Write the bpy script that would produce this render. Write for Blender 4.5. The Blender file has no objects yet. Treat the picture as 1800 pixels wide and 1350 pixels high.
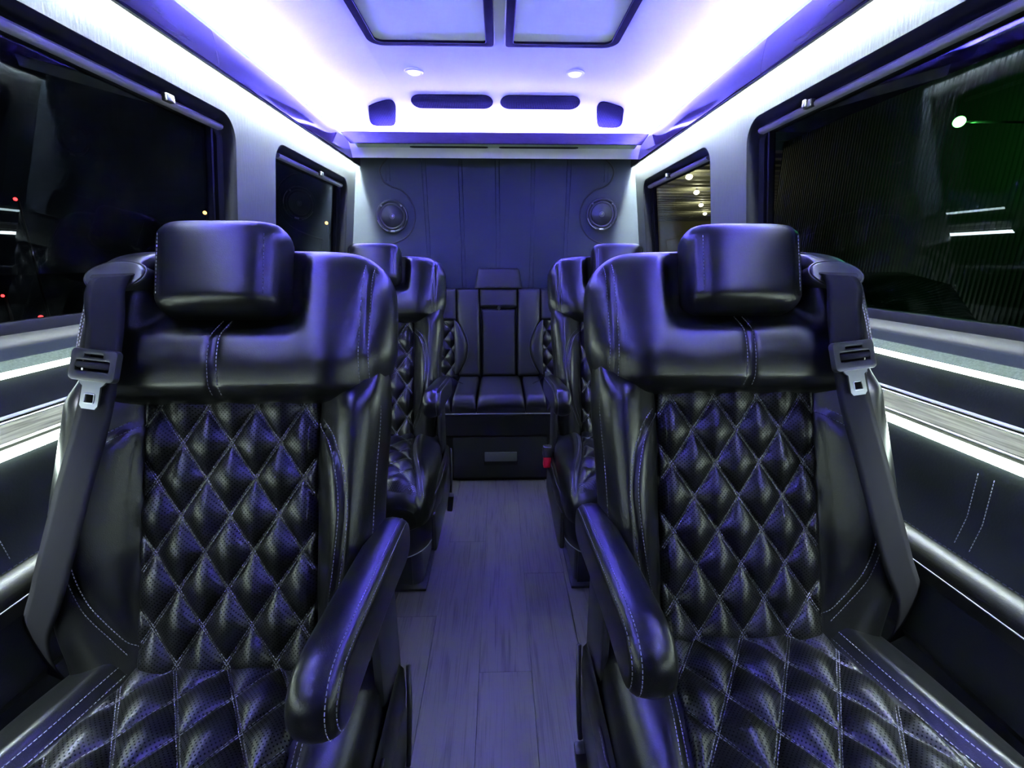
import bpy, bmesh, math, random
from math import sin, cos, pi, sqrt, atan, exp
from mathutils import Vector, Matrix
random.seed(4)
SC = bpy.context.scene
COL = SC.collection

# ------------------------------------------------------------------ camera
H = 1.15
cam_d = bpy.data.cameras.new('camera'); cam = bpy.data.objects.new('camera', cam_d); COL.objects.link(cam)
PITCH = atan(218 / 800); YAW = atan(23 / 800 * cos(PITCH))
cam.location = (.01, 0, H)
cam.rotation_euler = (pi / 2 - PITCH, 0, -YAW)
cam_d.sensor_width = 36; cam_d.lens = 16; cam_d.clip_start = .01; cam_d.clip_end = 300
SC.camera = cam

# ------------------------------------------------------------------ world, exposure, lamp colours
W = bpy.data.worlds.new('night_sky'); SC.world = W; W.use_nodes = True
W.node_tree.nodes['Background'].inputs[0].default_value = (.0010, .0013, .0022, 1)
W.node_tree.nodes['Background'].inputs[1].default_value = 1
SC.view_settings.view_transform = 'Standard'; SC.view_settings.look = 'None'
SC.view_settings.exposure = 0; SC.view_settings.gamma = 1; SC.view_settings.use_curve_mapping = False
SC.cycles.max_bounces = 10; SC.cycles.diffuse_bounces = 5; SC.cycles.glossy_bounces = 5
SC.cycles.transparent_max_bounces = 12; SC.cycles.transmission_bounces = 8
SC.cycles.sample_clamp_indirect = 0
VIOLET = (.125, .105, 1.0); COOLWHITE = (.80, 1.0, .89)
CEIL_E = 720      # violet cove strips
VAL_E = 2500       # white strips under the valances
UP_E = 12         # strip under the window sills
LOW_E = 40       # strip under the side shelves

# ------------------------------------------------------------------ materials
def nodes_of(m):
    m.use_nodes = True
    return m.node_tree.nodes, m.node_tree.links, m.node_tree.nodes['Principled BSDF']
MATS = {}
def mat(name, color, rough=.5, metal=0, spec=.5, noise=None, coat=0, bump=None, cvar=None):
    """noise bump: (scale, strength, distance, stretch); cvar: (scale, color2, stretch) second colour by noise"""
    m = bpy.data.materials.new(name); n, l, b = nodes_of(m)
    b.inputs['Base Color'].default_value = (*color, 1); b.inputs['Roughness'].default_value = rough
    b.inputs['Metallic'].default_value = metal; b.inputs['Specular IOR Level'].default_value = spec
    if coat: b.inputs['Coat Weight'].default_value = coat; b.inputs['Coat Roughness'].default_value = .04
    if bump or cvar: tc = n.new('ShaderNodeTexCoord')
    if bump:
        sc, st, dist, stretch = bump
        mp = n.new('ShaderNodeMapping'); mp.inputs['Scale'].default_value = stretch
        l.new(tc.outputs['Object'], mp.inputs[0])
        nz = n.new('ShaderNodeTexNoise'); nz.inputs['Scale'].default_value = sc; nz.inputs['Detail'].default_value = 4
        l.new(mp.outputs[0], nz.inputs[0])
        bp = n.new('ShaderNodeBump'); bp.inputs['Strength'].default_value = st; bp.inputs['Distance'].default_value = dist
        l.new(nz.outputs['Fac'], bp.inputs['Height']); l.new(bp.outputs[0], b.inputs['Normal'])
    if cvar:
        sc, c2, stretch = cvar
        mp = n.new('ShaderNodeMapping'); mp.inputs['Scale'].default_value = stretch
        l.new(tc.outputs['Object'], mp.inputs[0])
        nz = n.new('ShaderNodeTexNoise'); nz.inputs['Scale'].default_value = sc; nz.inputs['Detail'].default_value = 6
        nz.inputs['Distortion'].default_value = .6
        l.new(mp.outputs[0], nz.inputs[0])
        rp = n.new('ShaderNodeValToRGB'); rp.color_ramp.elements[0].position = .35; rp.color_ramp.elements[1].position = .65
        rp.color_ramp.elements[0].color = (*color, 1); rp.color_ramp.elements[1].color = (*c2, 1)
        l.new(nz.outputs['Fac'], rp.inputs[0]); l.new(rp.outputs[0], b.inputs['Base Color'])
    MATS[name] = m
    return m
def emit(name, color, strength):
    m = bpy.data.materials.new(name); n, l, b = nodes_of(m)
    b.inputs['Base Color'].default_value = (.8, .8, .8, 1)
    b.inputs['Emission Color'].default_value = (*color, 1); b.inputs['Emission Strength'].default_value = strength
    MATS[name] = m
    return m
def leather_mat(name, perforated=False, color=(.0045, .0048, .006), rough=.31):
    m = bpy.data.materials.new(name); n, l, b = nodes_of(m)
    b.inputs['Base Color'].default_value = (*color, 1); b.inputs['Roughness'].default_value = rough
    b.inputs['Specular IOR Level'].default_value = .5
    tc = n.new('ShaderNodeTexCoord')
    vo = n.new('ShaderNodeTexVoronoi'); vo.inputs['Scale'].default_value = 620
    l.new(tc.outputs['Object'], vo.inputs['Vector'])
    nz = n.new('ShaderNodeTexNoise'); nz.inputs['Scale'].default_value = 24; nz.inputs['Detail'].default_value = 3
    l.new(tc.outputs['Object'], nz.inputs['Vector'])
    b1 = n.new('ShaderNodeBump'); b1.inputs['Strength'].default_value = .10; b1.inputs['Distance'].default_value = .0012
    l.new(vo.outputs['Distance'], b1.inputs['Height'])
    b2 = n.new('ShaderNodeBump'); b2.inputs['Strength'].default_value = .14; b2.inputs['Distance'].default_value = .003
    l.new(nz.outputs['Fac'], b2.inputs['Height']); l.new(b1.outputs[0], b2.inputs['Normal'])
    last = b2
    if perforated:
        hs = []
        for off in (0.0, .5):
            mp = n.new('ShaderNodeMapping'); mp.inputs['Scale'].default_value = (1 / .0068, 1 / .0068, 0)
            mp.inputs['Location'].default_value = (off, off, 0)
            l.new(tc.outputs['UV'], mp.inputs[0])
            fr = n.new('ShaderNodeVectorMath'); fr.operation = 'FRACTION'; l.new(mp.outputs[0], fr.inputs[0])
            ds = n.new('ShaderNodeVectorMath'); ds.operation = 'DISTANCE'; ds.inputs[1].default_value = (.5, .5, 0)
            l.new(fr.outputs[0], ds.inputs[0]); hs.append(ds)
        mn = n.new('ShaderNodeMath'); mn.operation = 'MINIMUM'
        l.new(hs[0].outputs['Value'], mn.inputs[0]); l.new(hs[1].outputs['Value'], mn.inputs[1])
        rp = n.new('ShaderNodeMapRange'); rp.inputs[1].default_value = .10; rp.inputs[2].default_value = .20
        l.new(mn.outputs[0], rp.inputs[0])
        sp = n.new('ShaderNodeMath'); sp.operation = 'MULTIPLY'; sp.inputs[1].default_value = .5; l.new(rp.outputs[0], sp.inputs[0])
        l.new(sp.outputs[0], b.inputs['Specular IOR Level'])
    l.new(last.outputs[0], b.inputs['Normal'])
    MATS[name] = m
    return m
LEATHER = leather_mat('black_leather')
LEDGEL = leather_mat('ledge_leather', color=(.004, .0045, .004), rough=.5)
BENCHL = leather_mat('bench_leather', color=(.014, .0145, .017), rough=.44)
PERF = leather_mat('perforated_black_leather', True, rough=.34)
THREAD = mat('grey_thread', (.22, .22, .27), .6)
PLASTIC = mat('black_plastic', (.018, .019, .022), .42, bump=(400, .15, .001, (1, 1, 1)))
SATIN = mat('satin_dark_plastic', (.03, .032, .036), .35)
GREYPL = mat('grey_plastic', (.22, .23, .27), .5)
STEEL = mat('bright_steel', (.5, .52, .56), .38, metal=1)
RED = mat('red_plastic', (.55, .01, .02), .35)
PEDM = mat('pedestal_paint', (.05, .052, .065), .45)
WALLV = mat('wall_vinyl', (.078, .085, .088), .65, spec=.15, bump=(70, .22, .003, (1, 2.2, .35)))
REARV = mat('rear_wall_vinyl', (.030, .038, .052), .6, spec=.3, bump=(160, .15, .002, (1, 1, 1)))
DARKV = mat('dark_wall_vinyl', (.012, .0145, .016), .55, spec=.25, bump=(220, .18, .002, (1, 1, 1)))
CEILM = mat('ceiling_suede', (.80, .80, .82), .9, spec=.1, bump=(90, .06, .002, (1, 1, 1)))
SOFFM = mat('soffit_panel', (.38, .46, .36), .7, spec=.2)
GLOSSW = mat('gloss_dark_wood', (.042, .030, .050), .12, spec=.5, coat=.2, cvar=(5, (.052, .038, .060), (4, .6, 14)))
FRAMEW = mat('dark_wood_frame', (.006, .005, .010), .6, spec=.03, cvar=(14, (.012, .010, .018), (1, 1, 6)))
FROST = mat('frosted_panel', (.78, .84, .74), .7, spec=.2)
GRILLE = mat('grille_fabric', (.010, .009, .018), .8, spec=.08)
FRAMEP = mat('window_frame_plastic', (.006, .0065, .009), .55, spec=.12)
RAILM = mat('window_rail', (.30, .29, .34), .35, metal=.4)
SILLM = mat('sill_speckled', (.012, .016, .015), .8, spec=.08, cvar=(260, (.030, .04, .036), (1, 1, 1)))
WOODS = mat('grey_oak_shelf', (.055, .054, .046), .7, spec=.08, cvar=(16, (.014, .0135, .012), (7, .5, 7)))
EDGET = mat('pale_edge_trim', (.75, .76, .74), .35)
SPK = mat('speaker_plastic', (.03, .033, .04), .35)
CONE = mat('speaker_cone', (.085, .09, .11), .6)
BELTM = mat('belt_webbing', (.012, .012, .016), .85, spec=.1)
FLOORM = None
def floor_mat():
    m = bpy.data.materials.new('grey_oak_plank'); n, l, b = nodes_of(m)
    tc = n.new('ShaderNodeTexCoord'); oi = n.new('ShaderNodeObjectInfo')
    ad = n.new('ShaderNodeVectorMath'); ad.operation = 'MULTIPLY_ADD'
    cb = n.new('ShaderNodeCombineXYZ'); l.new(oi.outputs['Random'], cb.inputs[0]); l.new(oi.outputs['Random'], cb.inputs[1])
    l.new(cb.outputs[0], ad.inputs[0]); ad.inputs[1].default_value = (7, 13, 0); l.new(tc.outputs['Object'], ad.inputs[2])
    mp = n.new('ShaderNodeMapping'); mp.inputs['Scale'].default_value = (9, .8, 1); l.new(ad.outputs[0], mp.inputs[0])
    w = n.new('ShaderNodeTexNoise'); w.inputs['Scale'].default_value = 3.2; w.inputs['Detail'].default_value = 7; w.inputs['Distortion'].default_value = 1.6
    l.new(mp.outputs[0], w.inputs['Vector'])
    mp2 = n.new('ShaderNodeMapping'); mp2.inputs['Scale'].default_value = (60, 1.1, 1); l.new(ad.outputs[0], mp2.inputs[0])
    w2 = n.new('ShaderNodeTexNoise'); w2.inputs['Scale'].default_value = 5; w2.inputs['Detail'].default_value = 4
    l.new(mp2.outputs[0], w2.inputs['Vector'])
    mx = n.new('ShaderNodeMath'); mx.operation = 'ADD'; l.new(w.outputs['Fac'], mx.inputs[0]); l.new(w2.outputs['Fac'], mx.inputs[1])
    rp = n.new('ShaderNodeValToRGB'); e = rp.color_ramp.elements
    e[0].position = .72; e[0].color = (.068, .063, .062, 1); e[1].position = 1.22; e[1].color = (.12, .112, .105, 1)
    hf = n.new('ShaderNodeMath'); hf.operation = 'MULTIPLY'; hf.inputs[1].default_value = 1; l.new(mx.outputs[0], hf.inputs[0])
    l.new(hf.outputs[0], rp.inputs[0]); l.new(rp.outputs[0], b.inputs['Base Color'])
    b.inputs['Roughness'].default_value = .5; b.inputs['Specular IOR Level'].default_value = .35
    bp = n.new('ShaderNodeBump'); bp.inputs['Strength'].default_value = .25; bp.inputs['Distance'].default_value = .001
    l.new(w2.outputs['Fac'], bp.inputs['Height']); l.new(bp.outputs[0], b.inputs['Normal'])
    return m
FLOORM = floor_mat()
def glass_mat():
    m = bpy.data.materials.new('tinted_glass'); m.use_nodes = True; n, l = m.node_tree.nodes, m.node_tree.links
    n.remove(n['Principled BSDF']); out = n['Material Output']
    t = n.new('ShaderNodeBsdfTransparent'); t.inputs[0].default_value = (.60, .63, .66, 1)
    g = n.new('ShaderNodeBsdfGlossy'); g.inputs['Roughness'].default_value = 0; g.inputs[0].default_value = (.8, .85, 1, 1)
    f = n.new('ShaderNodeFresnel'); f.inputs[0].default_value = 1.45
    ge = n.new('ShaderNodeNewGeometry'); iv = n.new('ShaderNodeMath'); iv.operation = 'SUBTRACT'; iv.inputs[0].default_value = 1
    l.new(ge.outputs['Backfacing'], iv.inputs[1]); ml = n.new('ShaderNodeMath'); ml.operation = 'MULTIPLY'
    l.new(f.outputs[0], ml.inputs[0]); l.new(iv.outputs[0], ml.inputs[1])
    mx = n.new('ShaderNodeMixShader'); l.new(ml.outputs[0], mx.inputs[0]); l.new(t.outputs[0], mx.inputs[1]); l.new(g.outputs[0], mx.inputs[2])
    l.new(mx.outputs[0], out.inputs[0])
    return m
GLASS = glass_mat()
M_VIOLET = emit('violet_led', VIOLET, CEIL_E)
M_VAL = emit('white_led_valance', (.86, 1.0, .93), VAL_E)
M_UP = emit('white_led_sill', COOLWHITE, UP_E)
M_LOW = emit('white_led_shelf', COOLWHITE, LOW_E)

# ------------------------------------------------------------------ object helpers
def put(o, parent=None):
    COL.objects.link(o)
    if parent is not None: o.parent = parent
    return o
def me(name, verts, faces, m, parent=None, smooth=True, uv=None, flip=False, loc=None, auto=None):
    d = bpy.data.meshes.new(name)
    if flip: faces = [tuple(reversed(f)) for f in faces]
    d.from_pydata([tuple(v) for v in verts], [], faces)
    if smooth: d.shade_smooth()
    if auto: d.set_sharp_from_angle(angle=math.radians(auto))
    if uv:
        ul = d.uv_layers.new(name='UVMap')
        for lp in d.loops: ul.data[lp.index].uv = uv[lp.vertex_index]
    d.materials.append(m); d.update()
    o = bpy.data.objects.new(name, d)
    if loc: o.location = loc
    return put(o, parent)
def bmobj(name, bm, m, parent=None, smooth=True, auto=35, loc=None):
    bmesh.ops.recalc_face_normals(bm, faces=bm.faces)
    d = bpy.data.meshes.new(name); bm.to_mesh(d); bm.free()
    if smooth:
        d.shade_smooth()
        if auto: d.set_sharp_from_angle(angle=math.radians(auto))
    d.materials.append(m)
    o = bpy.data.objects.new(name, d)
    if loc: o.location = loc
    return put(o, parent)
def thing(name, label, cat, loc=(0, 0, 0), group=None):
    o = bpy.data.objects.new(name, None); o.empty_display_size = .1; o.location = loc; COL.objects.link(o)
    return tag(o, label, cat, group)
def tag(o, label, cat, group=None):
    o['label'] = label; o['category'] = cat
    if group: o['group'] = group
    return o
def struct(o): o['kind'] = 'structure'; return o
def copy_tree(o, parent=None):
    c = o.copy(); COL.objects.link(c)
    if parent is not None: c.parent = parent
    for ch in list(o.children): copy_tree(ch, c)
    return c
def bmbox(bm, lo, hi, bev=0, seg=2, mtx=None):
    c = [(a + b) / 2 for a, b in zip(lo, hi)]; s = [max(abs(b - a), 1e-5) for a, b in zip(lo, hi)]
    r = bmesh.ops.create_cube(bm, size=1, matrix=Matrix.Translation(c) @ Matrix.Diagonal((*s, 1)))
    vs = r['verts']
    if bev:
        es = list({e for v in vs for e in v.link_edges})
        rb = bmesh.ops.bevel(bm, geom=es, offset=bev, segments=seg, profile=.5, affect='EDGES')
        vs = list({v for f in rb['faces'] for v in f.verts} | {v for v in vs if v.is_valid})
        seen = set(vs); st = list(vs)
        while st:
            v = st.pop()
            for e in v.link_edges:
                w = e.other_vert(v)
                if w not in seen: seen.add(w); st.append(w)
        vs = list(seen)
    if mtx is not None: bmesh.ops.transform(bm, matrix=mtx, verts=vs)
    return vs
def box(name, lo, hi, m, parent=None, bev=0, seg=2, mtx=None, loc=None):
    bm = bmesh.new(); bmbox(bm, lo, hi, bev, seg, mtx); return bmobj(name, bm, m, parent, loc=loc)
def gridfaces(nu, nv, closed=False):
    fs = []
    for j in range(nv - 1):
        for i in range(nu if closed else nu - 1):
            a = j * nu + i; b = j * nu + (i + 1) % nu
            fs.append((a, b, b + nu, a + nu))
    return fs
def loftmesh(rows, cap=True):
    """rows of equal length closed loops -> verts, faces"""
    n = len(rows[0]); v = [p for r in rows for p in r]; f = gridfaces(n, len(rows), True)
    if cap: f.append(tuple(reversed(range(n)))); f.append(tuple(range((len(rows) - 1) * n, len(rows) * n)))
    return v, f
def tube(pts, r, n=8, closed=False, rfun=None):
    pts = [Vector(p) for p in pts]; rows = []; N = len(pts); up = None
    for i, p in enumerate(pts):
        a = pts[(i - 1) % N] if (closed or i > 0) else p; b = pts[(i + 1) % N] if (closed or i < N - 1) else p
        t = (b - a).normalized()
        if up is None: up = t.orthogonal().normalized()
        up = (up - t * up.dot(t)).normalized(); bi = t.cross(up); rr = rfun(i / (N - 1)) if rfun else r
        rows.append([p + (up * cos(2 * pi * k / n) + bi * sin(2 * pi * k / n)) * rr for k in range(n)])
    if closed: rows.append(rows[0])
    return loftmesh(rows, not closed)
def merge(parts):
    V, F = [], []
    for v, f in parts:
        o = len(V); V += list(v); F += [tuple(i + o for i in q) for q in f]
    return V, F
def stitch(pts, nrm, pitch=.0062, ln=.0042, wd=.0012, hgt=.0007):
    """dashes of thread along a polyline that lies on a surface"""
    pts = [Vector(p) for p in pts]; nrm = [Vector(q).normalized() for q in nrm]; V, F = [], []
    cum = [0]
    for a, b in zip(pts, pts[1:]): cum.append(cum[-1] + (b - a).length)
    def at(s):
        k = 0
        while k < len(cum) - 2 and cum[k + 1] < s: k += 1
        t = (s - cum[k]) / max(cum[k + 1] - cum[k], 1e-9)
        return pts[k].lerp(pts[k + 1], t), nrm[k].lerp(nrm[k + 1], t).normalized()
    s = pitch * .3
    while s + ln < cum[-1]:
        (p, n1), (q, n2) = at(s), at(s + ln); d = (q - p)
        if d.length > 1e-6:
            sd = d.normalized().cross(n1).normalized() * wd / 2; o = len(V); lo = .0004
            V += [p + sd - n1 * lo, p - sd - n1 * lo, q + sd - n2 * lo, q - sd - n2 * lo, p + n1 * hgt + d * .12, q + n2 * hgt - d * .12]
            F += [(o, o + 4, o + 5, o + 2), (o + 1, o + 3, o + 5, o + 4), (o, o + 1, o + 4), (o + 2, o + 5, o + 3)]
        s += pitch
    return V, F
def smooth(a, b, x):
    t = min(1, max(0, (x - a) / (b - a))); return t * t * (3 - 2 * t)
def table(tb, x):
    """cubic (Catmull-Rom slopes) through a table of (x, y)"""
    if x <= tb[0][0]: return tb[0][1]
    if x >= tb[-1][0]: return tb[-1][1]
    k = 0
    while tb[k + 1][0] < x: k += 1
    def sl(i):
        if i == 0: return (tb[1][1] - tb[0][1]) / (tb[1][0] - tb[0][0])
        if i == len(tb) - 1: return (tb[-1][1] - tb[-2][1]) / (tb[-1][0] - tb[-2][0])
        a = (tb[i][1] - tb[i - 1][1]) / (tb[i][0] - tb[i - 1][0]); b = (tb[i + 1][1] - tb[i][1]) / (tb[i + 1][0] - tb[i][0])
        return 0 if a * b <= 0 else 2 * a * b / (a + b)
    h = tb[k + 1][0] - tb[k][0]; t = (x - tb[k][0]) / h
    return ((2*t**3 - 3*t*t + 1) * tb[k][1] + (t**3 - 2*t*t + t) * h * sl(k) + (-2*t**3 + 3*t*t) * tb[k+1][1] + (t**3 - t*t) * h * sl(k+1))
def rrect(x0, y0, x1, y1, r, n=8):
    pts = []
    for cx, cy, a0 in ((x1 - r, y1 - r, 0), (x0 + r, y1 - r, pi/2), (x0 + r, y0 + r, pi), (x1 - r, y0 + r, 1.5*pi)):
        for k in range(n + 1):
            a = a0 + pi / 2 * k / n; pts.append((cx + r * cos(a), cy + r * sin(a)))
    return pts
def fillbm(loops):
    """flat polygon with holes in 2D -> bmesh faces (z=0)"""
    bm = bmesh.new(); es = []
    for lp in loops:
        vs = [bm.verts.new((x, y, 0)) for x, y in lp]
        es += [bm.edges.new((vs[i], vs[(i + 1) % len(vs)])) for i in range(len(vs))]
    bmesh.ops.triangle_fill(bm, use_beauty=True, use_dissolve=False, edges=es)
    return bm
def plate(name, loops, thick, fn, m, parent=None, bev=0, auto=35):
    """extruded plate; fn maps (x, y, depth) to 3D"""
    bm = fillbm(loops)
    r = bmesh.ops.extrude_face_region(bm, geom=bm.faces[:])
    for v in [g for g in r['geom'] if isinstance(g, bmesh.types.BMVert)]: v.co.z = thick
    if bev:
        es = [e for e in bm.edges if len(e.link_faces) == 2 and e.calc_face_angle(0) > .8 and e.verts[0].co.z > thick * .9 and e.verts[1].co.z > thick * .9]
        bmesh.ops.bevel(bm, geom=es, offset=bev, segments=2, profile=.5, affect='EDGES')
    for v in bm.verts: v.co = fn(v.co.x, v.co.y, v.co.z)
    return bmobj(name, bm, m, parent, auto=auto)
def extrude_profile(name, prof, y0, y1, s, m, parent=None, auto=30, ny=2, closed=False):
    """profile of (X, z) swept along y, X signed by side s"""
    rows = [[(s * x, y0 + (y1 - y0) * j / (ny - 1), z) for x, z in prof] for j in range(ny)]
    v = [p for r in rows for p in r]; f = gridfaces(len(prof), ny, closed)
    if closed:
        n = len(prof); f.append(tuple(range(n))); f.append(tuple(reversed(range((ny-1)*n, ny*n))))
    o = me(name, v, f, m, parent, auto=auto)
    bm = bmesh.new(); bm.from_mesh(o.data)
    if closed: bmesh.ops.recalc_face_normals(bm, faces=bm.faces)
    bm.to_mesh(o.data); bm.free()
    return o

# ================================================================== THE SETTING
Y0, YR = -.9, 2.95
def wx(z): return .885 - .13 * (z - 1.25)            # tumblehome of the side walls

# ---- floor of planks
fl = struct(me('floor', [(-.95, Y0, -.006), (.95, Y0, -.006), (.95, YR, -.006), (-.95, YR, -.006)], [(0, 1, 2, 3)], mat('floor_gap', (.02, .02, .02), .8), smooth=False))
pw, plen = .152, 1.22
bm = bmesh.new(); bmbox(bm, (-pw/2 + .0008, -plen/2 + .0003, -.006), (pw/2 - .0003, plen/2 - .0003, 0), .0006, 1)
plank0 = None
for i in range(-4, 5):
    off = [.0, .55, .22, .88, .4, .05, .7, .3, .95][i + 4]
    y = Y0 - off * plen + plen / 2
    while y - plen / 2 < YR - .02:
        if plank0 is None:
            plank0 = bmobj('plank', bm, FLOORM, fl, loc=(i * pw + .02, y, 0)); o = plank0
        else:
            o = plank0.copy(); COL.objects.link(o); o.location = (i * pw + .02, y, 0)
        if y + plen / 2 > YR: # last plank is cut short at the rear wall
            d = plank0.data.copy(); cut = YR - .005 - y
            for v in d.vertices:
                if v.co.y > 0: v.co.y += cut - plen / 2
            o.data = d
        y += plen

# ---- ceiling with its coves
cp = [(0, 1.92), (.20, 1.921), (.455, 1.92), (.470, 1.9165), (.478, 1.916), (.60, 1.913), (.68, 1.903), (.75, 1.882), (.80, 1.852), (.83, 1.812), (.84, 1.77), (.835, 1.66)]
prof = [(-x, z) for x, z in reversed(cp[1:])] + cp
ysec = [Y0, 2.30, 2.355, 2.39, 2.43, 2.50, 2.62, 2.76, 2.80]
zrear = [9, 9, 1.935, 1.921, 1.908, 1.885, 1.845, 1.797, 1.70]
cv = []
for y, zr in zip(ysec, zrear):
    cv += [(x, y, min(z, zr)) for x, z in prof]
ceil = struct(me('ceiling', cv, gridfaces(len(prof), len(ysec)), CEILM, auto=None))
# rear soffit: underside of the header, and the gloss fascia in front of it
sof = [(-.735, 2.62, 1.735), (.745, 2.62, 1.735), (.80, 2.945, 1.762), (-.79, 2.945, 1.762)]
plate('soffit', [[(p[0], p[1]) for p in sof]], .006, lambda x, y, d: Vector((x, y, 1.735 + (y - 2.62) * .083 + d)), SOFFM, ceil)
for x0, x1 in ((-.47, -.045), (.015, .45)):   # two long slots in the soffit
    plate('soffit_vent', [rrect(x0, 2.72, x1, 2.772, .022)], .004, lambda x, y, d: Vector((x, y, 1.735 + (y - 2.62) * .083 - .003 + d)), mat('vent_shadow', (.02, .022, .022), .8, spec=.1), ceil)
V = [(-.798, 2.616, 1.786), (.799, 2.616, 1.786), (.765, 2.616, 1.734), (-.755, 2.616, 1.734)]
tr1 = struct(plate('trim_1', [[(p[0], p[2]) for p in V]], .014, lambda x, y, d: Vector((x, 2.614 + d, y)), GLOSSW))
edge = struct(box('trim_2', (-.72, 2.612, 1.7315), (.73, 2.622, 1.7345), FRAMEP))
# side valances of gloss wood, each of two lengths
for s, nm in ((-1, 'trim_3'), (1, 'trim_4')):
    root = None
    for a, b in ((Y0, 1.545), (1.547, 2.945)):
        n = 24; rows = []
        for j in range(n + 1):
            y = a + (b - a) * j / n
            bulge = .002 * sin(y * 5.1) + .0016 * sin(y * 9.7 + 1)
            rows.append([(s * x, y, z) for x, z in ((.8035, 1.6875), (.8005, 1.69), (.799 + bulge, 1.715), (.8005 + bulge * 1.4, 1.745), (.8045 + bulge, 1.772), (.809, 1.7855), (.813, 1.7855), (.811, 1.76), (.809, 1.6875))])
        v, f = loftmesh(rows)
        o = me(nm if root is None else 'valance_panel', v, f, GLOSSW, root, auto=40, flip=s > 0)
        if root is None: root = struct(o)
    extrude_profile('valance_lip', [(.800, 1.6865), (.8005, 1.682), (.811, 1.682), (.811, 1.6875)], Y0, 2.945, s, FRAMEP, root, closed=True)

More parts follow.
